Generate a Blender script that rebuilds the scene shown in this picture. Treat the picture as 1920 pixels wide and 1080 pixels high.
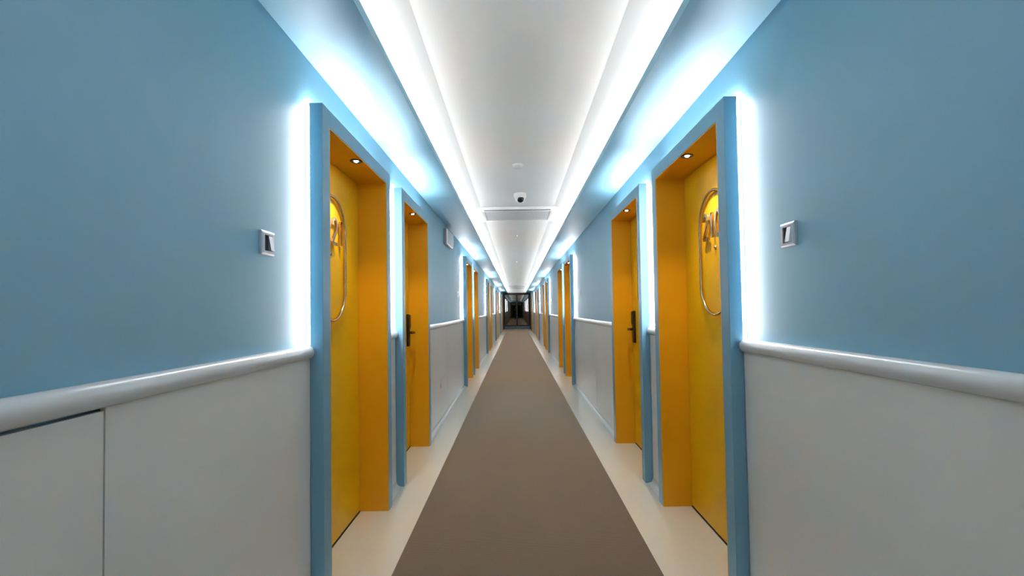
import bpy, bmesh, math
from mathutils import Matrix, Vector
from math import pi, sin, cos, radians

for o in list(bpy.data.objects):
    bpy.data.objects.remove(o)
scene = bpy.context.scene
COL = scene.collection

# ------------------------------------------------------------------ camera
EYE = 1.28
FPX = 850.0
pitch, roll = radians(1.5), radians(0.9)
fwd = Vector((0, cos(pitch), sin(pitch)))
rt0 = Vector((1, 0, 0))
up0 = rt0.cross(fwd)
rt = rt0 * cos(roll) - up0 * sin(roll)
up = up0 * cos(roll) + rt0 * sin(roll)
cd = bpy.data.cameras.new('camera')
cam = bpy.data.objects.new('camera', cd)
COL.objects.link(cam)
m = Matrix((rt, up, -fwd)).transposed().to_4x4()
m.translation = Vector((0, 0, EYE))
cam.matrix_world = m
cd.sensor_width = 36.0
cd.lens = FPX / 1920.0 * 36.0
cd.shift_x = -(967.65 - 960.0) / 1920.0
cd.shift_y = (558.74 - 540.0) / 1920.0
cd.clip_start = 0.02
cd.clip_end = 200
scene.camera = cam

# ------------------------------------------------------------------ world + exposure
w = bpy.data.worlds.new('world')
scene.world = w
w.use_nodes = True
w.node_tree.nodes['Background'].inputs[0].default_value = (0, 0, 0, 1)
w.node_tree.nodes['Background'].inputs[1].default_value = 0.0
vs = scene.view_settings
vs.view_transform = 'Standard'
vs.look = 'None'
vs.gamma = 1.0
vs.use_curve_mapping = False
vs.exposure = 1.22

# strengths of the corridor's own lamps
COVE_L = 66.0
HALO_SIDE_L = 80.0
HALO_TOP_L = 150.0
DOWN_W = 11.5
LED_RGB = (1.0, 0.975, 0.975)
COVE_RGB = (1.0, 0.962, 0.925)

# ------------------------------------------------------------------ dimensions (metres)
XC = 0.043            # corridor axis
DW = 0.94             # axis to wainscot face
WALLX = 0.024         # painted wall lies this far behind the wainscot face
SOF_Z = 2.42
LIP_D = 0.62
LIP_Z = 2.465
CEIL_Z = 2.66
Y_END = 30.30
Y_BACK = -8.2
RAIL_Z = 1.111
PITCH = 5.70
PAIRS = 5
DOOR_Y = [2.5025, 3.8825]      # centres of the two doors of a pair
OPEN_H = 0.4475                # half opening
OUT_H = 0.5325                 # half outer frame
HEAD_Z = 2.120
TOP_Z = 2.205
LEAF_X = -0.128

# ------------------------------------------------------------------ materials
def principled(name, col, rough=0.5, metal=0.0, spec=0.5, var=0.0, vscale=3.0, bump=0.0, bscale=40.0,
               coat=0.0, coat_rough=0.1, stretch=(1, 1, 1), detail=4.0, sheen=0.0):
    mt = bpy.data.materials.new(name)
    mt.use_nodes = True
    nt = mt.node_tree
    b = nt.nodes['Principled BSDF']
    b.inputs['Base Color'].default_value = (*col, 1)
    b.inputs['Roughness'].default_value = rough
    b.inputs['Metallic'].default_value = metal
    b.inputs['Specular IOR Level'].default_value = spec
    b.inputs['Coat Weight'].default_value = coat
    b.inputs['Coat Roughness'].default_value = coat_rough
    b.inputs['Sheen Weight'].default_value = sheen
    tc = nt.nodes.new('ShaderNodeTexCoord')
    mp = nt.nodes.new('ShaderNodeMapping')
    mp.inputs['Scale'].default_value = stretch
    nt.links.new(tc.outputs['Object'], mp.inputs['Vector'])
    if var > 0:
        n = nt.nodes.new('ShaderNodeTexNoise')
        n.inputs['Scale'].default_value = vscale
        n.inputs['Detail'].default_value = detail
        nt.links.new(mp.outputs[0], n.inputs['Vector'])
        r = nt.nodes.new('ShaderNodeValToRGB')
        r.color_ramp.elements[0].position = 0.3
        r.color_ramp.elements[1].position = 0.7
        r.color_ramp.elements[0].color = (*[c * (1 - var) for c in col], 1)
        r.color_ramp.elements[1].color = (*[min(1, c * (1 + var)) for c in col], 1)
        nt.links.new(n.outputs['Fac'], r.inputs['Fac'])
        nt.links.new(r.outputs['Color'], b.inputs['Base Color'])
    if bump > 0:
        n2 = nt.nodes.new('ShaderNodeTexNoise')
        n2.inputs['Scale'].default_value = bscale
        n2.inputs['Detail'].default_value = 3.0
        nt.links.new(mp.outputs[0], n2.inputs['Vector'])
        bp = nt.nodes.new('ShaderNodeBump')
        bp.inputs['Strength'].default_value = bump
        bp.inputs['Distance'].default_value = 0.01
        nt.links.new(n2.outputs['Fac'], bp.inputs['Height'])
        nt.links.new(bp.outputs['Normal'], b.inputs['Normal'])
    return mt

def emissive(name, col, strength):
    mt = bpy.data.materials.new(name)
    mt.use_nodes = True
    nt = mt.node_tree
    nt.nodes.clear()
    e = nt.nodes.new('ShaderNodeEmission')
    e.inputs[0].default_value = (*col, 1)
    e.inputs[1].default_value = strength
    out = nt.nodes.new('ShaderNodeOutputMaterial')
    nt.links.new(e.outputs[0], out.inputs[0])
    return mt

M = {}
BLUE = (0.188, 0.408, 0.535)
M['blue'] = principled('blue_wall_paint', BLUE, rough=0.50, spec=0.75, var=0.02, vscale=1.5, bump=0.03, bscale=3.0, stretch=(1, 2.2, 0.35))
M['soffit'] = principled('blue_soffit_paint', BLUE, rough=0.55, spec=0.75, var=0.015, vscale=1.0)
M['blue_trim'] = principled('blue_frame_paint', (0.17, 0.36, 0.49), rough=0.38, var=0.02, vscale=4)
M['panel'] = principled('wainscot_offwhite_laminate', (0.87, 0.855, 0.825), rough=0.27, spec=0.6, var=0.02, vscale=2)
M['rail'] = principled('white_gloss_rail', (0.76, 0.76, 0.76), rough=0.22, var=0.01, vscale=6)
M['ceil'] = principled('white_ceiling_plaster', (0.82, 0.82, 0.82), rough=0.85, spec=0.3, var=0.006, vscale=0.8)
M['yellow'] = principled('yellow_door_paint', (0.80, 0.43, 0.001), rough=0.36, var=0.02, vscale=5)
M['orange'] = principled('amber_lining_paint', (0.76, 0.36, 0.002), rough=0.42, var=0.02, vscale=5)
M['floor'] = principled('cream_epoxy_floor', (0.74, 0.70, 0.61), rough=0.22, var=0.015, vscale=1.5, bump=0.01, bscale=5)
M['plastic'] = principled('white_plastic', (0.80, 0.80, 0.81), rough=0.35, var=0.01, vscale=10)
M['grey_plastic'] = principled('light_grey_plastic', (0.42, 0.43, 0.44), rough=0.45, var=0.02, vscale=10)
M['grille'] = principled('pale_grey_grille_plastic', (0.60, 0.60, 0.60), rough=0.5, var=0.02, vscale=10)
M['dark_grey'] = principled('dark_grey_plastic', (0.16, 0.165, 0.17), rough=0.5, var=0.02, vscale=10)
M['dark'] = principled('painted_recess_shade', (0.02, 0.02, 0.02), rough=0.7, var=0.1, vscale=10)  # near-black colour standing for shade in door gaps and outlet slots
M['black'] = principled('black_metal', (0.008, 0.009, 0.010), rough=0.5, spec=0.3, var=0.1, vscale=10)
M['bronze'] = principled('dark_bronze_metal', (0.045, 0.036, 0.028), rough=0.32, metal=0.9, var=0.1, vscale=20)
M['brass'] = principled('polished_brass', (0.50, 0.39, 0.25), rough=0.18, metal=1.0, var=0.03, vscale=20)
M['steel'] = principled('satin_silver', (0.62, 0.62, 0.65), rough=0.32, metal=0.85, var=0.03, vscale=60, stretch=(1, 1, 12))
M['smoked'] = principled('smoked_mirror_glass', (0.145, 0.135, 0.122), rough=0.0, metal=1.0, var=0.02, vscale=0.6)
M['plinth'] = principled('blue_grey_kick_plate', (0.11, 0.145, 0.165), rough=0.45, var=0.04, vscale=4)
M['lens'] = principled('black_dome_glass', (0.008, 0.008, 0.01), rough=0.06, var=0.05, vscale=10)
M['led_cove'] = emissive('cove_led', COVE_RGB, COVE_L)
M['led_side'] = emissive('frame_side_led', LED_RGB, HALO_SIDE_L)
M['led_top'] = emissive('frame_top_led', LED_RGB, HALO_TOP_L)
M['bulb'] = emissive('warm_downlight_bulb', (1.0, 0.86, 0.66), 60.0)

def carpet_mat():
    mt = principled('taupe_woven_carpet', (0.15, 0.12, 0.092), rough=0.9, spec=0.3, sheen=0.8)
    mt.node_tree.nodes['Principled BSDF'].inputs['Sheen Tint'].default_value = (0.95, 0.76, 0.58, 1)
    nt = mt.node_tree
    b = nt.nodes['Principled BSDF']
    tc = nt.nodes.new('ShaderNodeTexCoord')
    n1 = nt.nodes.new('ShaderNodeTexNoise'); n1.inputs['Scale'].default_value = 1.1; n1.inputs['Detail'].default_value = 5
    n2 = nt.nodes.new('ShaderNodeTexNoise'); n2.inputs['Scale'].default_value = 160; n2.inputs['Detail'].default_value = 2
    wv = nt.nodes.new('ShaderNodeTexWave'); wv.bands_direction = 'Y'; wv.inputs['Scale'].default_value = 45; wv.inputs['Distortion'].default_value = 1.5
    wx = nt.nodes.new('ShaderNodeTexWave'); wx.bands_direction = 'X'; wx.inputs['Scale'].default_value = 45; wx.inputs['Distortion'].default_value = 1.5
    for n in (n1, n2, wv, wx):
        nt.links.new(tc.outputs['Object'], n.inputs['Vector'])
    def mth(op, a, bb):
        q = nt.nodes.new('ShaderNodeMath'); q.operation = op
        for i, v in enumerate((a, bb)):
            if hasattr(v, 'links'):
                nt.links.new(v, q.inputs[i])
            else:
                q.inputs[i].default_value = v
        return q.outputs[0]
    weave = mth('MULTIPLY', mth('ADD', wv.outputs['Fac'], wx.outputs['Fac']), 0.5)
    f = mth('ADD', mth('MULTIPLY', n1.outputs['Fac'], 0.45), mth('ADD', mth('MULTIPLY', n2.outputs['Fac'], 0.35), mth('MULTIPLY', weave, 0.2)))
    r = nt.nodes.new('ShaderNodeValToRGB')
    r.color_ramp.elements[0].position = 0.25; r.color_ramp.elements[0].color = (0.066, 0.047, 0.030, 1)
    r.color_ramp.elements[1].position = 0.75; r.color_ramp.elements[1].color = (0.104, 0.076, 0.050, 1)
    nt.links.new(f, r.inputs['Fac'])
    nt.links.new(r.outputs['Color'], b.inputs['Base Color'])
    bp = nt.nodes.new('ShaderNodeBump'); bp.inputs['Strength'].default_value = 0.3; bp.inputs['Distance'].default_value = 0.002
    nt.links.new(mth('ADD', n2.outputs['Fac'], weave), bp.inputs['Height'])
    nt.links.new(bp.outputs['Normal'], b.inputs['Normal'])
    return mt
M['carpet'] = carpet_mat()

# ------------------------------------------------------------------ mesh helpers
class MB:
    def __init__(s):
        s.bm = bmesh.new()
    def box(s, x0, x1, y0, y1, z0, z1, bev=0.0, seg=2):
        vs_ = [s.bm.verts.new((x, y, z)) for x in (x0, x1) for y in (y0, y1) for z in (z0, z1)]
        q = [(0, 1, 3, 2), (4, 6, 7, 5), (0, 4, 5, 1), (2, 3, 7, 6), (0, 2, 6, 4), (1, 5, 7, 3)]
        fs = [s.bm.faces.new([vs_[i] for i in f]) for f in q]
        if bev > 0:
            es = {e for f in fs for e in f.edges}
            bmesh.ops.bevel(s.bm, geom=list(es), offset=bev, segments=seg, affect='EDGES', profile=0.5)
        return s
    def prism(s, pts, axis, a, b):
        """extrude a closed 2D outline along an axis; pts are in the remaining axes in xyz order"""
        def P(p, t):
            if axis == 'x': return (t, p[0], p[1])
            if axis == 'y': return (p[0], t, p[1])
            return (p[0], p[1], t)
        A = [s.bm.verts.new(P(p, a)) for p in pts]
        B = [s.bm.verts.new(P(p, b)) for p in pts]
        n = len(pts)
        for i in range(n):
            s.bm.faces.new((A[i], A[(i + 1) % n], B[(i + 1) % n], B[i]))
        s.bm.faces.new(A); s.bm.faces.new(B[::-1])
        return s
    def tube(s, path, r, n=10, closed=False):
        path = [Vector(p) for p in path]
        N = len(path)
        rings = []
        prev = None
        for i in range(N):
            if closed:
                t = path[(i + 1) % N] - path[i - 1]
            else:
                t = path[min(i + 1, N - 1)] - path[max(i - 1, 0)]
            t.normalize()
            ref = prev if prev is not None else (Vector((1, 0, 0)) if abs(t.x) < 0.8 else Vector((0, 0, 1)))
            u = (ref - t * ref.dot(t)).normalized()
            prev = u
            v = t.cross(u)
            rr = r[i] if isinstance(r, (list, tuple)) else r
            rings.append([s.bm.verts.new(path[i] + (u * cos(2 * pi * k / n) + v * sin(2 * pi * k / n)) * rr) for k in range(n)])
        for i in range(N if closed else N - 1):
            a, b = rings[i], rings[(i + 1) % N]
            for k in range(n):
                s.bm.faces.new((a[k], a[(k + 1) % n], b[(k + 1) % n], b[k]))
        if not closed:
            s.bm.faces.new(rings[0][::-1]); s.bm.faces.new(rings[-1])
        return s
    def lathe(s, prof, n=32, o=(0, 0, 0)):
        """prof: (radius, z) pairs around the z axis"""
        rings = []
        for r, z in prof:
            if r < 1e-6:
                rings.append([s.bm.verts.new((o[0], o[1], o[2] + z))])
            else:
                rings.append([s.bm.verts.new((o[0] + r * cos(2 * pi * k / n), o[1] + r * sin(2 * pi * k / n), o[2] + z)) for k in range(n)])
        for a, b in zip(rings, rings[1:]):
            if len(a) == 1 and len(b) == 1: continue
            for k in range(n):
                k2 = (k + 1) % n
                if len(a) == 1: s.bm.faces.new((a[0], b[k2], b[k]))
                elif len(b) == 1: s.bm.faces.new((a[k], a[k2], b[0]))
                else: s.bm.faces.new((a[k], a[k2], b[k2], b[k]))
        return s
    def mesh(s, name, smooth=False):
        bmesh.ops.recalc_face_normals(s.bm, faces=s.bm.faces)
        me = bpy.data.meshes.new(name)
        s.bm.to_mesh(me); s.bm.free()
        if smooth:
            me.polygons.foreach_set('use_smooth', [True] * len(me.polygons))
            try: me.set_sharp_from_angle(angle=radians(40))
            except Exception: pass
        return me
    def build(s, name, mat, parent=None, loc=(0, 0, 0), rz=0.0, smooth=False):
        me = s.mesh(name, smooth)
        me.materials.append(M[mat])
        o = bpy.data.objects.new(name, me)
        COL.objects.link(o)
        o.location = loc; o.rotation_euler = (0, 0, rz)
        if parent: o.parent = parent
        return o

def tag(o, label=None, cat=None, group=None, kind=None):
    if label: o['label'] = label
    if cat: o['category'] = cat
    if group: o['group'] = group
    if kind: o['kind'] = kind
    return o

def empty(name, loc=(0, 0, 0), rz=0.0):
    o = bpy.data.objects.new(name, None)
    COL.objects.link(o)
    o.empty_display_size = 0.1
    o.location = loc; o.rotation_euler = (0, 0, rz)
    return o

def copy_tree(o, parent=None, name=None):
    c = o.copy()
    COL.objects.link(c)
    if name: c.name = name
    if parent: c.parent = parent
    for ch in list(o.children):
        copy_tree(ch, c)
    return c

ORD = ['first', 'second', 'third', 'fourth', 'fifth', 'sixth', 'seventh', 'eighth', 'ninth', 'tenth']
door_centres = [d + PITCH * k for k in range(-1, PAIRS) for d in DOOR_Y]     # the first two lie behind the viewpoint
BEHIND = 2

# ------------------------------------------------------------------ setting: floor, walls, ceiling
tag(MB().box(XC - 1.25, XC + 1.25, Y_BACK - 0.2, Y_END + 0.3, -0.12, 0.0).build('floor', 'floor'),
    'glossy cream floor showing as strips beside the carpet runner', 'floor', kind='structure')

tag(MB().box(-0.623, 0.682, Y_BACK + 0.3, Y_END - 0.16, 0.0, 0.006).build('carpet_runner', 'carpet'),
    'long taupe woven carpet runner down the middle of the corridor', 'carpet')

# segments of wall between the door frames, along Y
def gaps(half):
    edges = [Y_BACK]
    for c in door_centres:
        edges += [c - half, c + half]
    edges.append(Y_END)
    return [(edges[i], edges[i + 1]) for i in range(0, len(edges), 2)]

for side, s in (('left', -1), ('right', 1)):
    mb = MB()
    def X(d): return XC + s * d
    def xbox(mb, d0, d1, y0, y1, z0, z1, bev=0):
        a, b = sorted((X(d0), X(d1)))
        mb.box(a, b, y0, y1, z0, z1, bev)
    lin = OPEN_H + 0.006
    for y0, y1 in gaps(lin):
        xbox(mb, DW + WALLX, DW + 0.26, y0, y1, 0.0, SOF_Z + 0.03)
    for c in door_centres:
        xbox(mb, DW + WALLX, DW + 0.26, c - lin, c + lin, HEAD_Z + 0.006, SOF_Z + 0.03)
    wall = mb.build('wall_' + side, 'blue')
    tag(wall, 'pale blue painted %s wall above white wainscot panels' % side, 'wall', kind='structure')
    # wainscot panels, chair rail pieces, coved skirting pieces
    base = empty('baseboard_' + side)
    tag(base, 'white coved skirting along the foot of the %s wall' % side, 'baseboard', kind='structure')
    for i, (y0, y1) in enumerate(gaps(OUT_H)):
        y0 += 0.001; y1 -= 0.001
        cuts = [y0, y1]
        if y1 - y0 > 1.0:
            if y1 - y0 > 2.9:
                cuts = [y0, 5.78 + PITCH * (i // 2 - 2) - (0.09 if side == 'right' else 0), y1]
            if i == 2 and side == 'left':
                cuts = [y0, 0.99, y1]
        ztop = RAIL_Z - 0.020
        for j, (a, b) in enumerate(zip(cuts, cuts[1:])):
            a2 = a + (0.0025 if j > 0 else 0)
            b2 = b - (0.0025 if j < len(cuts) - 2 else 0)
            if i == 2 and side == 'left' and j == 0:
                out = [(a2, 0.0), (b2, 0.0), (b2, ztop - 0.016), (a2, ztop - 0.016)]      # loose service panel, gap under the rail
            elif i != 2 and len(cuts) == 3 and j == 1:
                out = [(a2, 0.0), (b2, 0.0), (b2, ztop), (a2 + 0.32, ztop), (a2 + 0.32, ztop - 0.012), (a2, ztop - 0.012)]
            else:
                out = [(a2, 0.0), (b2, 0.0), (b2, ztop), (a2, ztop)]
            p = MB().prism(out, 'x', *sorted((X(DW), X(DW + 0.012)))).build('wainscot_panel', 'panel', wall)
        # chair rail: rounded bar with rounded ends
        r = 0.029
        e = 0.010
        ya, yb = y0 + 0.003, y1 - 0.003
        path, rad = [], []
        for t in (0.0, 0.25, 0.6, 1.0):
            path.append((X(DW + 0.003), ya + e * t, RAIL_Z)); rad.append(r * (0.62 + 0.38 * math.sqrt(1 - (1 - t) ** 2)))
        L = yb - ya
        n = max(1, int(L / 0.6))
        for q in range(1, n):
            path.append((X(DW + 0.003), ya + L * q / n, RAIL_Z)); rad.append(r)
        for t in (1.0, 0.6, 0.25, 0.0):
            path.append((X(DW + 0.003), yb - e * t, RAIL_Z)); rad.append(r * (0.62 + 0.38 * math.sqrt(1 - (1 - t) ** 2)))
        MB().tube(path, rad, n=20).build('chair_rail', 'rail', wall, smooth=True)
        # cove skirting, quarter hollow
        pts = [(X(DW), 0.0), (X(DW), 0.042), (X(DW - 0.003), 0.042)]
        for k in range(7):
            a = pi / 2 * k / 6
            pts.append((X(DW - 0.035 + 0.032 * cos(a)), 0.037 - 0.034 * sin(a)))
        pts.append((X(DW - 0.040), 0.0))
        MB().prism(pts, 'y', y0, y1).build('skirting_piece', 'rail', base, smooth=True)

# ceiling tray with light coves
prof = [(-0.90, SOF_Z + 0.016), (-0.86, SOF_Z + 0.016), (-0.86, 2.538), (-0.49, CEIL_Z), (0.49, CEIL_Z),
        (0.86, 2.538), (0.86, SOF_Z + 0.016), (0.90, SOF_Z + 0.016), (0.90, CEIL_Z + 0.12), (-0.90, CEIL_Z + 0.12)]
ceiling = MB().prism([(XC - 0.006 + p[0], p[1]) for p in prof], 'y', Y_BACK, Y_END).build('ceiling', 'ceil')
tag(ceiling, 'white tray ceiling with bright light coves along both sides', 'ceiling', kind='structure')
for s in (-1, 1):
    P = [(LIP_D, SOF_Z), (DW + WALLX - 0.0005, SOF_Z), (DW + WALLX - 0.0005, SOF_Z + 0.015), (LIP_D + 0.014, SOF_Z + 0.015),
         (LIP_D + 0.014, LIP_Z), (LIP_D, LIP_Z)]
    sf = MB().prism([(XC + s * a, b) for a, b in P], 'y', Y_BACK, Y_END).build('soffit', 'soffit', ceiling)
    sf['label'] = 'pale blue lowered soffit with upstand lip'
    mb = MB()
    n = 64
    L = (Y_END - Y_BACK - 0.1)
    for i in range(n):
        a = Y_BACK + 0.05 + L * i / n
        x0, x1 = sorted((XC + s * 0.755, XC + s * 0.767))
        v = [mb.bm.verts.new(p) for p in ((x0, a, SOF_Z + 0.056), (x1, a, SOF_Z + 0.056), (x1, a + L / n, SOF_Z + 0.056), (x0, a + L / n, SOF_Z + 0.056))]
        mb.bm.faces.new(v)
    MB().box(x0 - 0.002, x1 + 0.002, Y_BACK + 0.05, Y_END - 0.05, SOF_Z + 0.0155, SOF_Z + 0.055).build('led_profile', 'plastic', ceiling)
    mb.build('led_strip', 'led_cove', ceiling)['label'] = 'white light strip hidden in the cove'

tag(MB().box(XC - 1.2, XC + 1.2, Y_END, Y_END + 0.15, 0, CEIL_Z + 0.12).build('wall_end', 'ceil'),
    'white end wall above the dark glass doors', 'wall', kind='structure')
tag(MB().box(XC - 1.2, XC + 1.2, Y_BACK - 0.15, Y_BACK, 0, CEIL_Z + 0.12).build('wall_back', 'blue'),
    'pale blue wall closing the corridor behind the viewpoint', 'wall', kind='structure')

# ------------------------------------------------------------------ room doors
def stroke_digit(ch):
    """centre line of a digit in a 0.078 x 0.14 field; u to the right, v up"""
    W, Hh = 0.039, 0.14
    if ch == '1':
        return [(-0.018, 0.115), (-0.006, 0.128), (0.004, 0.140), (0.004, 0.0)], False
    if ch == '0':
        pts = []
        for k in range(28):
            a = 2 * pi * k / 28
            pts.append((0.030 * cos(a), 0.07 + 0.07 * sin(a)))
        return pts, True
    pts = []
    for k in range(9):
        a = pi - (pi * 1.12) * k / 8
        pts.append((0.030 * cos(a), 0.104 + 0.036 * sin(a)))
    pts += [(0.016, 0.066), (-0.012, 0.033), (-0.030, 0.006), (-0.030, 0.0), (0.0, 0.0), (0.034, 0.0)]
    return pts, False

def digit_mesh(ch, x0):
    pts, closed = stroke_digit(ch)
    n = len(pts)
    hw, dp = 0.0085, 0.012
    mb = MB()
    rows = []
    for i, p in enumerate(pts):
        a = Vector(pts[(i - 1) % n] if (closed or i > 0) else pts[i])
        b = Vector(pts[(i + 1) % n] if (closed or i < n - 1) else pts[i])
        t = (b - a).normalized()
        nn = Vector((-t.y, t.x)) * hw
        q = Vector(p)
        rows.append([mb.bm.verts.new((x, y, z)) for x, y, z in (
            (x0, q.x + nn.x, q.y + nn.y), (x0 + dp, q.x + nn.x, q.y + nn.y),
            (x0 + dp, q.x - nn.x, q.y - nn.y), (x0, q.x - nn.x, q.y - nn.y))])
    for i in range(n if closed else n - 1):
        a, b = rows[i], rows[(i + 1) % n]
        for k in range(4):
            mb.bm.faces.new((a[k], a[(k + 1) % 4], b[(k + 1) % 4], b[k]))
    if not closed:
        mb.bm.faces.new(rows[0]); mb.bm.faces.new(rows[-1][::-1])
    return mb

def make_door(h):
    """h = -1: handle towards local -y, +1: towards local +y. Local +x faces the corridor, x=0 is the wainscot face."""
    t = empty('door')
    # blue surround standing proud of the wall
    i_ = OPEN_H + 0.006
    mb = MB().prism([(-OUT_H, 0.0), (-OUT_H, TOP_Z), (OUT_H, TOP_Z), (OUT_H, 0.0), (i_, 0.0), (i_, HEAD_Z + 0.006), (-i_, HEAD_Z + 0.006), (-i_, 0.0)], 'x', 0.0, 0.058)
    bmesh.ops.recalc_face_normals(mb.bm, faces=mb.bm.faces)
    bmesh.ops.bevel(mb.bm, geom=list(mb.bm.edges), offset=0.002, segments=2, affect='EDGES', profile=0.5)
    mb.build('door_frame', 'blue_trim', t)
    for q in (-1, 1):
        ya, yb = sorted((q * (OPEN_H + 0.006), q * (OUT_H - 0.013)))
        MB().box(-WALLX + 0.001, 0.0, ya, yb, 0.0, TOP_Z - 0.011).build('frame_spacer', 'rail', t)
    MB().box(-WALLX + 0.001, 0.0, -(OPEN_H + 0.006), OPEN_H + 0.006, HEAD_Z + 0.006, TOP_Z - 0.011).build('frame_spacer', 'rail', t)
    # yellow lining of the reveal
    for q in (-1, 1):
        ya, yb = sorted((q * OPEN_H, q * (OPEN_H + 0.0055)))
        MB().box(LEAF_X - 0.06, 0.0565, ya, yb, 0.0, HEAD_Z).build('jamb_lining', 'orange', t)
    MB().box(LEAF_X - 0.06, 0.0565, -(OPEN_H + 0.0055), OPEN_H + 0.0055, HEAD_Z, HEAD_Z + 0.0055).build('head_lining', 'orange', t)
    # leaf
    leaf = MB().box(LEAF_X - 0.045, LEAF_X, -OPEN_H + 0.003, OPEN_H - 0.003, 0.009, HEAD_Z - 0.003, 0.0015).build('door_leaf', 'yellow', t)
    MB().box(LEAF_X - 0.05, LEAF_X + 0.004, -OPEN_H, OPEN_H, 0.0005, 0.004).build('gap_shade_strip', 'dark', t)  # dark sheet painting the shade of the gap under the leaf
    # light strips round the surround, above the rail
    for q in (-1, 1):
        mb = MB()
        z0, z1 = RAIL_Z + 0.03, TOP_Z - 0.013
        y = q * (OUT_H - 0.012)
        for i in range(4):
            a, b = z0 + (z1 - z0) * i / 4, z0 + (z1 - z0) * (i + 1) / 4
            v = [mb.bm.verts.new(p) for p in ((-0.0120, y, a), (-0.0045, y, a), (-0.0045, y, b), (-0.0120, y, b))]
            mb.bm.faces.new(v)
        mb.build('led_strip', 'led_side', t)
    mb = MB()
    for i in range(3):
        a, b = -OUT_H + 0.014 + (2 * OUT_H - 0.028) * i / 3, -OUT_H + 0.014 + (2 * OUT_H - 0.028) * (i + 1) / 3
        v = [mb.bm.verts.new(p) for p in ((-0.0150, a, TOP_Z - 0.010), (-0.0090, a, TOP_Z - 0.010), (-0.0090, b, TOP_Z - 0.010), (-0.0150, b, TOP_Z - 0.010))]
        mb.bm.faces.new(v)
    mb.build('led_strip', 'led_top', t)
    # long oval ring, peephole, lock
    rr, z0, z1 = 0.180, 1.237, 1.927
    path = []
    for k in range(17):
        a = pi * k / 16
        path.append((LEAF_X + 0.014, rr * cos(a), z1 - rr + rr * sin(a)))
    for k in range(17):
        a = pi + pi * k / 16
        path.append((LEAF_X + 0.014, rr * cos(a), z0 + rr + rr * sin(a)))
    MB().tube(path, 0.0085, n=10, closed=True).build('number_ring', 'brass', leaf, smooth=True)['label'] = 'long oval brass ring'
    mb = MB().lathe([(0.0, 0.0), (0.013, 0.0), (0.013, 0.004), (0.009, 0.009), (0.005, 0.006), (0.0, 0.005)], n=16)
    bmesh.ops.rotate(mb.bm, verts=mb.bm.verts, matrix=Matrix.Rotation(pi / 2, 3, 'Y'))
    bmesh.ops.translate(mb.bm, verts=mb.bm.verts, vec=(LEAF_X, 0.0, 1.608))
    mb.build('peephole', 'brass', leaf, smooth=True)
    yh = h * (OPEN_H - 0.075)
    lock = MB().box(LEAF_X, LEAF_X + 0.022, yh - 0.032, yh + 0.032, 0.955, 1.255, 0.006, 3)
    lock.prism([(LEAF_X + 0.022, 1.110), (LEAF_X + 0.030, 1.140), (LEAF_X + 0.030, 1.244), (LEAF_X + 0.022, 1.250)], 'y', yh - 0.027, yh + 0.027)
    lock = lock.build('lock_plate', 'bronze', leaf, smooth=True)
    lock['label'] = 'tall dark bronze card lock'
    lx = LEAF_X + 0.068
    MB().tube([(LEAF_X + 0.02, yh, 1.083), (lx - 0.012, yh, 1.083), (lx - 0.003, yh - h * 0.004, 1.083), (lx, yh - h * 0.014, 1.083),
               (lx, yh - h * 0.06, 1.083), (lx, yh - h * 0.122, 1.083)], [0.0105, 0.0105, 0.011, 0.0105, 0.0095, 0.0085], n=10).build('lever', 'bronze', lock, smooth=True)
    return t

protoA, protoB = make_door(-1), make_door(1)
used = set()
nd = 0
for side, s in (('left', -1), ('right', 1)):
    for i, yc in enumerate(door_centres):
        # left wall: local frame as built; right wall: turned by half a turn, which swaps the handle side
        near_handle = (i % 2 == 0)
        proto = (protoA if near_handle else protoB) if s < 0 else (protoB if near_handle else protoA)
        if proto.name not in used:
            d = proto; used.add(proto.name)
        else:
            d = copy_tree(proto)
        d.location = (XC + s * DW, yc, 0.0)
        d.rotation_euler = (0, 0, 0 if s < 0 else pi)
        nd += 1
        d.name = 'door_%d' % nd
        used.add(d.name)
        if i < BEHIND:
            lb = 'yellow door on the %s wall behind the viewpoint, %s' % (side, ('farther back', 'closer')[i])
        elif i == BEHIND:
            lb = 'nearest yellow door on the %s wall, raised number ending in %s' % (side, '21' if s < 0 else '10')
        else:
            lb = '%s yellow door along the %s wall, in a blue light-edged frame' % (ORD[i - BEHIND], side)
        tag(d, lb, 'door', 'yellow room doors', 'structure')

door_by_label = {o['label']: o for o in bpy.data.objects if o.get('category') == 'door'}
for side, text in (('left', '221'), ('right', '210')):
    d = [o for l, o in door_by_label.items() if l.startswith('nearest') and side in l][0]
    leaf = [c for c in d.children if c.name.startswith('door_leaf')][0]
    pos = (-0.074, 0.022, 0.112) if side == 'left' else (-0.088, -0.010, 0.068)
    for ch, u in zip(text, pos):
        g = digit_mesh(ch, LEAF_X + 0.008).build('digit', 'brass', leaf, loc=(0, u, 1.665))
        g['label'] = 'raised brass numeral'

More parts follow.
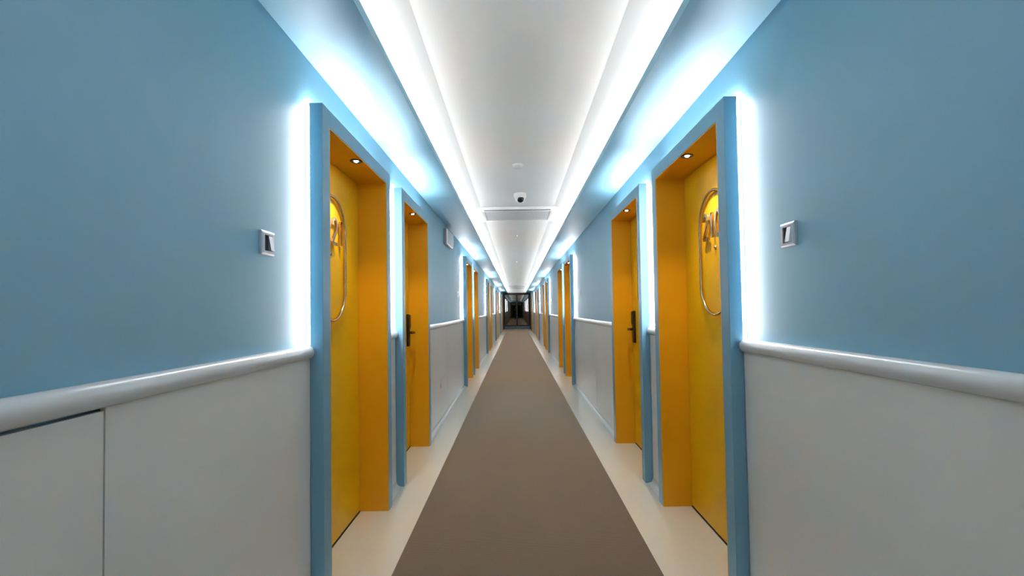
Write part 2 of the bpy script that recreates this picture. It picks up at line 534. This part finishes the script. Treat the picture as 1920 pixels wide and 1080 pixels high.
# recessed downlights in the heads of the reveals
def make_downlight():
    t = empty('recessed_downlight')
    ring = MB().lathe([(0.0305, 0.0), (0.033, -0.001), (0.033, -0.004), (0.029, -0.006), (0.021, -0.004), (0.016, -0.0015), (0.0, -0.0015)], n=24).build('bezel', 'black', t, smooth=True)
    MB().lathe([(0.0, -0.0075), (0.009, -0.0068), (0.0115, -0.004), (0.0115, -0.0012)], n=16).build('bulb', 'bulb', t, smooth=True)
    ld = bpy.data.lights.new('downlight_lamp', 'SPOT')
    ld.energy = DOWN_W
    ld.color = (1.0, 0.80, 0.56)
    ld.spot_size = radians(96)
    ld.spot_blend = 0.9
    ld.shadow_soft_size = 0.012
    lo = bpy.data.objects.new('downlight_lamp', ld)
    COL.objects.link(lo)
    lo.parent = t
    lo.location = (0, 0, -0.022)
    return t
dl0 = make_downlight()
first = True
for side, s in (('left', -1), ('right', 1)):
    for i, yc in enumerate(door_centres):
        d = dl0 if first else copy_tree(dl0)
        first = False
        d.location = (XC + s * (DW - 0.022), yc - 0.01, HEAD_Z)
        if i < BEHIND:
            lb = 'small downlight behind the viewpoint, over the %s door of the %s wall' % (('farther', 'closer')[i], side)
        else:
            lb = 'small black-rimmed downlight above the %s door on the %s wall' % (ORD[i - BEHIND], side)
        tag(d, lb, 'downlight', 'downlights above the doors')

# ------------------------------------------------------------------ dark glass double door at the far end
t = empty('door_%d' % (nd + 1), (XC, Y_END, 0))
tag(t, 'black framed double door of dark mirror glass at the corridor end', 'door', kind='structure')
hw = DW - 0.03
for q in (-1, 1):
    a, b = sorted((q * hw, q * (hw - 0.07)))
    MB().box(a, b, -0.12, 0.0, 0.0, SOF_Z - 0.005, 0.004).build('frame_post', 'black', t)
MB().box(-hw + 0.07, hw - 0.07, -0.12, 0.0, SOF_Z - 0.085, SOF_Z - 0.005, 0.004).build('frame_head', 'black', t)
for q in (-1, 1):
    a, b = sorted((q * 0.001, q * (hw - 0.071)))
    lf = empty('door_leaf'); lf.parent = t
    MB().box(a + 0.05, b - 0.05, -0.065, -0.055, 0.26, SOF_Z - 0.145).build('glass_pane', 'smoked', lf)
    MB().box(a, a + 0.05, -0.085, -0.035, 0.19, SOF_Z - 0.09, 0.003).build('stile', 'black', lf)
    MB().box(b - 0.05, b, -0.085, -0.035, 0.19, SOF_Z - 0.09, 0.003).build('stile', 'black', lf)
    MB().box(a + 0.05, b - 0.05, -0.085, -0.035, SOF_Z - 0.145, SOF_Z - 0.09, 0.003).build('top_rail', 'black', lf)
    MB().box(a + 0.05, b - 0.05, -0.085, -0.035, 0.19, 0.26, 0.003).build('bottom_rail', 'black', lf)
    MB().box(a, b, -0.085, -0.035, 0.012, 0.188, 0.003).build('kick_plate', 'plinth', lf)
    xh = q * 0.028
    MB().tube([(xh, -0.085, 1.02), (xh, -0.125, 1.02), (xh, -0.135, 1.04), (xh, -0.135, 1.26), (xh, -0.125, 1.28), (xh, -0.085, 1.28)], 0.010, n=8).build('pull_handle', 'black', lf, smooth=True)

# unseen matching pair, added so the far glass mirrors a dark, longer corridor
t2 = copy_tree(t, name='door_%d' % (nd + 2))
t2.location = (XC, Y_BACK, 0)
t2.rotation_euler = (0, 0, pi)
tag(t2, 'added dark glass double door behind the viewpoint, darkening the far reflection', 'door', kind='structure')

# ------------------------------------------------------------------ wall fittings
def make_switch():
    t = empty('light_switch')
    a = 0.0435
    # plate ring (bevelled) around an opening, local +x out of the wall, back at x=0
    pl = MB()
    o0 = [(-a, -a), (a, -a), (a, a), (-a, a)]
    o1 = [(-a + .006, -a + .006), (a - .006, -a + .006), (a - .006, a - .006), (-a + .006, a - .006)]
    i0 = [(-.026, -.029), (.026, -.029), (.026, .029), (-.026, .029)]
    def ring(pts, x): return [pl.bm.verts.new((x, p[0], p[1])) for p in pts]
    R = [ring(o0, 0.0), ring(o0, 0.008), ring(o1, 0.0115), ring(i0, 0.0115), ring(i0, 0.003)]
    for A, B in zip(R, R[1:]):
        for k in range(4):
            pl.bm.faces.new((A[k], A[(k + 1) % 4], B[(k + 1) % 4], B[k]))
    pl.bm.faces.new(R[-1]); pl.bm.faces.new(R[0][::-1])
    pl.build('face_plate', 'steel', t)
    MB().box(0.0035, 0.0075, -0.0255, -0.002, -0.0285, 0.0285, 0.001).build('dark_insert', 'black', t)
    mb = MB()
    pr = [(0.0035, -0.0275), (0.0210, -0.0275), (0.0200, -0.0225), (0.0110, 0.0275), (0.0035, 0.0275)]
    mb.prism([(p[0], p[1]) for p in pr], 'y', 0.0005, 0.0245)
    mb.build('rocker', 'steel', t)
    return t
sw0 = make_switch()
first = True
for side, s in (('left', -1), ('right', 1)):
    for k in range(PAIRS):
        o = sw0 if first else copy_tree(sw0)
        first = False
        y = 1.668 if (k == 0) else 7.14 + PITCH * (k - 1)
        if k == 0 and s > 0: y = 1.655
        o.location = (XC + s * (DW + WALLX), y, 1.540)
        o.rotation_euler = (0, 0, 0 if s < 0 else pi)
        lb = ('silver rocker switch on the %s wall nearest the viewer' % side) if k == 0 else \
             'small silver switch on the %s wall just before the %s door' % (side, ORD[2 * k])
        tag(o, lb, 'switch', 'light switches beside the doors')

# white box fitting on the left wall
t = empty('emergency_light_box', (XC - DW - WALLX, 6.07, 2.245))
tag(t, 'white oblong box fitting high on the left wall past the second door', 'wall light')
MB().box(0.0, 0.036, -0.26, 0.26, -0.100, 0.100, 0.006, 3).build('housing', 'dark_grey', t, smooth=True)
MB().prism([(0.036, -0.095), (0.052, -0.092), (0.060, 0.0), (0.056, 0.094), (0.036, 0.097)], 'y', -0.252, 0.252).build('diffuser', 'plastic', t)

# blank socket cover on the left wainscot
t = empty('socket_cover', (XC - DW, 5.32, 0.42))
tag(t, 'round white blank socket cover low on the left wainscot', 'socket')
mb = MB().lathe([(0.045, 0.0), (0.045, 0.004), (0.040, 0.007), (0.0, 0.008)], n=28)
bmesh.ops.rotate(mb.bm, verts=mb.bm.verts, matrix=Matrix.Rotation(pi / 2, 3, 'Y'))
mb.build('cover_disc', 'plastic', t, smooth=True)
mb = MB().lathe([(0.006, 0.0078), (0.006, 0.0095), (0.0, 0.0098)], n=12)
bmesh.ops.rotate(mb.bm, verts=mb.bm.verts, matrix=Matrix.Rotation(pi / 2, 3, 'Y'))
mb.build('screw_cap', 'grey_plastic', t, smooth=True)

# ------------------------------------------------------------------ ceiling fittings
def ceiling_thing(name, x, y, z=CEIL_Z): return empty(name, (x, y, z))

t = ceiling_thing('smoke_detector', 0.037, 4.28)
tag(t, 'round white smoke detector on the ceiling nearest the viewer', 'detector')
MB().lathe([(0.0, 0.0), (0.050, 0.0), (0.052, -0.006), (0.050, -0.012), (0.0, -0.012)], n=36).build('base_plate', 'plastic', t, smooth=True)
MB().lathe([(0.044, -0.012), (0.041, -0.024), (0.032, -0.032), (0.0, -0.034)], n=36).build('sensor_cap', 'grille', t, smooth=True)

t = ceiling_thing('dome_camera', 0.066, 5.36)
tag(t, 'white dome security camera with black eye hanging from the ceiling', 'camera')
MB().lathe([(0.0, 0.0), (0.072, 0.0), (0.075, -0.006), (0.074, -0.042), (0.066, -0.056), (0.0, -0.058)], n=40).build('base_ring', 'plastic', t, smooth=True)
hood = MB().lathe([(0.062, -0.054), (0.058, -0.075), (0.046, -0.092), (0.026, -0.103), (0.0, -0.106)], n=40)
hood.build('dome_shell', 'plastic', t, smooth=True)
eye = MB()
bmesh.ops.create_uvsphere(eye.bm, u_segments=28, v_segments=16, radius=0.043)
eye = eye.build('dome_eye', 'lens', t, loc=(0.004, -0.024, -0.068), smooth=True)
mb = MB().lathe([(0.0, 0.0), (0.013, 0.0), (0.013, 0.006), (0.010, 0.007), (0.0, 0.006)], n=20)
bmesh.ops.rotate(mb.bm, verts=mb.bm.verts, matrix=Matrix.Rotation(radians(110), 3, 'X'))
mb.build('lens', 'black', eye, loc=(0.0, -0.040, -0.014), smooth=True)

def make_ac(name, y0, label):
    W = 0.545
    t = empty(name, (XC - 0.006, y0, CEIL_Z))
    tag(t, label, 'air conditioner', 'ceiling air conditioners')
    z = -0.034
    MB().box(-W, W, 0.0, 0.055, z, 0.0, 0.005).build('front_rim', 'plastic', t, smooth=True)
    MB().box(-W, W, 0.110, 0.150, z, 0.0, 0.004).build('middle_bar', 'plastic', t, smooth=True)
    for q in (-1, 1):
        a, b = sorted((q * W, q * 0.45))
        MB().box(a, b, 0.055, 0.110, z + 0.001, 0.0).build('slot_end', 'plastic', t)
        a, b = sorted((q * W, q * 0.448))
        MB().box(a, b, 0.135, 0.78, z, 0.0, 0.004).build('side_rim', 'plastic', t, smooth=True)
    MB().box(-0.45, 0.45, 0.055, 0.110, z + 0.004, 0.0).build('outlet_slot_shade', 'dark', t)  # shallow fill, the slot's inner shade put into its colour
    MB().box(-W, W, 0.78, 0.86, z, 0.0, 0.005).build('rear_rim', 'plastic', t, smooth=True)
    g = MB().box(-0.448, 0.448, 0.150, 0.78, -0.022, -0.002).build('grille_backing', 'grille', t)
    for k in range(16):
        y = 0.16 + 0.038 * k
        MB().box(-0.44, 0.44, y, y + 0.020, z + 0.004, z + 0.012).build('grille_slat', 'grille', t)
    for k in range(5):
        x = -0.40 + 0.2 * k
        MB().box(x - 0.004, x + 0.004, 0.14, 0.775, z + 0.012, z + 0.022).build('grille_rib', 'grille', t)
    return t
make_ac('ceiling_air_conditioner', 6.02, 'white slim ceiling air conditioner with grey grille behind the dome camera')
make_ac('ceiling_air_conditioner', 25.6, 'distant ceiling air conditioner close to the dark glass doors')

def sprinkler(y, label):
    t = empty('fire_sprinkler', (0.032, y, CEIL_Z))
    tag(t, label, 'sprinkler', 'ceiling sprinklers')
    MB().lathe([(0.0, 0.0), (0.030, 0.0), (0.028, -0.004), (0.010, -0.006), (0.009, -0.022), (0.0, -0.022)], n=20).build('escutcheon', 'steel', t, smooth=True)
    MB().lathe([(0.0, -0.034), (0.016, -0.034), (0.016, -0.0355), (0.0, -0.0365)], n=20).build('deflector', 'steel', t, smooth=True)
    for q in (-1, 1):
        MB().tube([(q * 0.008, 0, -0.020), (q * 0.011, 0, -0.027), (q * 0.003, 0, -0.0345)], 0.0018, n=6).build('yoke_arm', 'steel', t)
sprinkler(8.35, 'tiny metal sprinkler on the ceiling just beyond the air conditioner')
sprinkler(12.9, 'small faint sprinkler on the ceiling midway down the corridor')

# ------------------------------------------------------------------ photographer, tripod and camera (seen mirrored in the far glass doors)
M['skin'] = principled('skin', (0.52, 0.31, 0.22), rough=0.5, var=0.03, vscale=20)
M['hair'] = principled('dark_brown_hair', (0.018, 0.013, 0.010), rough=0.5, var=0.2, vscale=60, bump=0.3, bscale=120)
M['jacket'] = principled('black_jacket_cloth', (0.014, 0.014, 0.017), rough=0.85, var=0.12, vscale=30, bump=0.1, bscale=60)
M['trousers'] = principled('dark_trouser_cloth', (0.022, 0.024, 0.032), rough=0.85, var=0.12, vscale=30, bump=0.1, bscale=60)
M['shoe'] = principled('black_shoe_leather', (0.012, 0.011, 0.010), rough=0.4, var=0.1, vscale=20)
M['eye'] = principled('eye_white', (0.7, 0.68, 0.66), rough=0.2)

CX, CY, CZ = 0.0, -0.075, 1.262       # camera body centre

def skin_mesh(name, verts, edges, radii, root, sub=2):
    me = bpy.data.meshes.new(name + '_skeleton')
    me.from_pydata(verts, edges, [])
    o = bpy.data.objects.new(name + '_skeleton', me)
    COL.objects.link(o)
    o.modifiers.new('skin', 'SKIN')
    for i, rd in enumerate(radii):
        d = me.skin_vertices[0].data[i]
        d.radius = rd if isinstance(rd, tuple) else (rd, rd)
        d.use_root = (i == root)
    sm = o.modifiers.new('sub', 'SUBSURF'); sm.levels = sub; sm.render_levels = sub
    dg = bpy.context.evaluated_depsgraph_get()
    dg.update()
    res = bpy.data.meshes.new_from_object(o.evaluated_get(dg))
    bpy.data.objects.remove(o)
    res.polygons.foreach_set('use_smooth', [True] * len(res.polygons))
    return res

def make_person(px, py):
    V, Ed, Rd = [], [], []
    def add(p, rd, par=None):
        V.append((px + p[0], py + p[1], p[2])); Rd.append(rd)
        if par is not None: Ed.append((par, len(V) - 1))
        return len(V) - 1
    pel = add((0, 0, 0.93), (0.150, 0.105))
    wa = add((0, 0.01, 1.08), (0.130, 0.098), pel)
    ch = add((0, 0.02, 1.26), (0.150, 0.110), wa)
    uc = add((0, 0.01, 1.40), (0.120, 0.090), ch)
    nk = add((0, 0.028, 1.480), 0.060, uc)
    hb = add((0, 0.062, 1.545), (0.064, 0.076), nk)
    hm = add((0, 0.065, 1.625), (0.076, 0.092), hb)
    ht = add((0, 0.052, 1.695), (0.058, 0.070), hm)
    for q in (-1, 1):
        sh = add((q * 0.175, 0.01, 1.405), 0.066, uc)
        ua = add((q * 0.225, 0.03, 1.29), 0.054, sh)
        el = add((q * 0.245, 0.09, 1.155), 0.045, ua)
        fa = add((q * 0.190, 0.22, 1.205), 0.040, el)
        wr = add((q * 0.120 - px * 0.8, 0.335, 1.250), 0.028, fa)
        pm = add((q * 0.098 - px, 0.375, 1.258), (0.030, 0.026), wr)
        # five fingers curling round the camera body
        hx = -px
        for k, (dz, ln) in enumerate(((0.026, 0.9), (0.008, 1.0), (-0.010, 0.95), (-0.026, 0.8))):
            f1 = add((hx + q * 0.094, 0.405, 1.258 + dz), 0.0095, pm)
            f2 = add((hx + q * 0.086, 0.405 + 0.034 * ln, 1.258 + dz * 1.05), 0.0088, f1)
            f3 = add((hx + q * 0.066, 0.405 + 0.050 * ln, 1.258 + dz * 1.05), 0.0078, f2)
        t1 = add((hx + q * 0.072, 0.372, 1.285), 0.0105, pm)
        t2 = add((hx + q * 0.048, 0.382, 1.298), 0.0090, t1)
        hp = add((q * 0.092, 0.0, 0.87), 0.092, pel)
        th = add((q * 0.105, 0.01, 0.70), 0.080, hp)
        kn = add((q * 0.112, 0.02, 0.49), 0.056, th)
        cf = add((q * 0.118, 0.0, 0.34), 0.054, kn)
        an = add((q * 0.122, -0.02, 0.095), 0.040, cf)
        hl = add((q * 0.124, -0.005, 0.052), (0.040, 0.044), an)
        to = add((q * 0.145, 0.135, 0.036), (0.042, 0.032), hl)
    me = skin_mesh('person', V, Ed, Rd, pel)
    zmin = min(v.co.z for v in me.vertices)
    for v in me.vertices: v.co.z -= zmin - 0.0065
    for k in ('skin', 'jacket', 'trousers', 'shoe'): me.materials.append(M[k])
    for f in me.polygons:
        c = f.center
        if c.z > 1.512 - zmin and abs(c.x - px) < 0.12: f.material_index = 0
        elif c.y - py > 0.325 and c.z > 1.0: f.material_index = 0
        elif c.z < 0.085: f.material_index = 3
        elif c.z < 0.90: f.material_index = 2
        else: f.material_index = 1
    o = bpy.data.objects.new('person', me)
    COL.objects.link(o)
    tag(o, 'person in dark clothes bending over a camera, mirrored in the far glass doors', 'person')
    z0 = -zmin + 0.0065
    # hair cap
    hb_ = MB()
    bmesh.ops.create_uvsphere(hb_.bm, u_segments=24, v_segments=16, radius=1.0)
    for v in list(hb_.bm.verts):
        v.co = Vector((v.co.x * 0.087, v.co.y * 0.107, v.co.z * 0.098))
    kill = [v for v in hb_.bm.verts if (v.co.z < 0.032 and v.co.y > 0.055) or (v.co.z < -0.012 and v.co.y > 0.0) or v.co.z < -0.075]
    bmesh.ops.delete(hb_.bm, geom=kill, context='VERTS')
    hb_.build('hair', 'hair', o, loc=(px, py + 0.052, 1.645 + z0), smooth=True)
    fy = py + 0.065 + 0.090
    MB().lathe([(0.0, 0.030), (0.007, 0.010), (0.013, -0.012), (0.009, -0.020), (0.0, -0.022)], n=12).build('nose', 'skin', o, loc=(px, fy - 0.006, 1.612 + z0), smooth=True)
    for q in (-1, 1):
        e = MB(); bmesh.ops.create_uvsphere(e.bm, u_segments=12, v_segments=8, radius=0.0105)
        e.build('eyeball', 'eye', o, loc=(px + q * 0.030, fy - 0.0205, 1.640 + z0), smooth=True)
        p = MB(); bmesh.ops.create_uvsphere(p.bm, u_segments=10, v_segments=6, radius=0.0058)
        p.build('iris', 'hair', o, loc=(px + q * 0.030, fy - 0.0145, 1.640 + z0), smooth=True)
        er = MB(); bmesh.ops.create_uvsphere(er.bm, u_segments=12, v_segments=8, radius=1.0)
        for v in er.bm.verts: v.co = Vector((v.co.x * 0.010, v.co.y * 0.018, v.co.z * 0.030))
        er.build('ear', 'skin', o, loc=(px + q * 0.082, py + 0.058, 1.628 + z0), smooth=True)
    lp = MB(); bmesh.ops.create_uvsphere(lp.bm, u_segments=12, v_segments=8, radius=1.0)
    for v in lp.bm.verts: v.co = Vector((v.co.x * 0.023, v.co.y * 0.007, v.co.z * 0.007))
    lp.build('mouth', 'skin', o, loc=(px, fy - 0.014, 1.580 + z0), smooth=True)
    return o
make_person(-0.06, CY - 0.405)

t = empty('photo_camera', (CX, CY, CZ))
tag(t, 'black stills camera held by the person on the tripod', 'camera')
MB().box(-0.068, 0.068, -0.030, 0.020, -0.046, 0.036, 0.008, 3).build('camera_body', 'black', t, smooth=True)
MB().prism([(-0.026, 0.036), (0.026, 0.036), (0.018, 0.058), (-0.018, 0.058)], 'y', -0.034, 0.016).build('viewfinder_hump', 'black', t)
mb = MB().lathe([(0.0, 0.0), (0.036, 0.0), (0.036, 0.020), (0.033, 0.028), (0.033, 0.036), (0.0, 0.034)], n=28)
bmesh.ops.rotate(mb.bm, verts=mb.bm.verts, matrix=Matrix.Rotation(-pi / 2, 3, 'X'))
mb.build('lens_barrel', 'lens', t, loc=(0, 0.021, 0.0), smooth=True)

t = empty('tripod', (CX, CY, 0.0))
tag(t, 'black three-legged tripod carrying the camera', 'tripod')
MB().tube([(0, 0, 0.62), (0, 0, 1.12)], 0.013, n=12).build('centre_column', 'black', t, smooth=True)
MB().lathe([(0.0, 1.195), (0.030, 1.195), (0.032, 1.214), (0.0, 1.215)], n=20).build('head_plate', 'black', t, smooth=True)
MB().lathe([(0.018, 1.12), (0.024, 1.135), (0.028, 1.16), (0.020, 1.185), (0.018, 1.195)], n=20).build('ball_head', 'black', t, smooth=True)
MB().lathe([(0.0, 1.03), (0.036, 1.03), (0.042, 1.05), (0.036, 1.075), (0.0, 1.075)], n=20).build('collar', 'black', t, smooth=True)
for k in range(3):
    a = pi / 2 + 2 * pi * k / 3
    R = Vector((cos(a), sin(a), 0))
    p = [R * 0.03 + Vector((0, 0, 1.05)), R * 0.19 + Vector((0, 0, 0.56)), R * 0.37 + Vector((0, 0, 0.020))]
    lg = MB().tube(p, [0.016, 0.0135, 0.010], n=10).build('leg', 'black', t, smooth=True)
    MB().lathe([(0.0, 0.0), (0.015, 0.0), (0.016, 0.014), (0.011, 0.026), (0.0, 0.028)], n=14).build('rubber_foot', 'black', lg, loc=R * 0.37 + Vector((0, 0, 0.0065)), smooth=True)
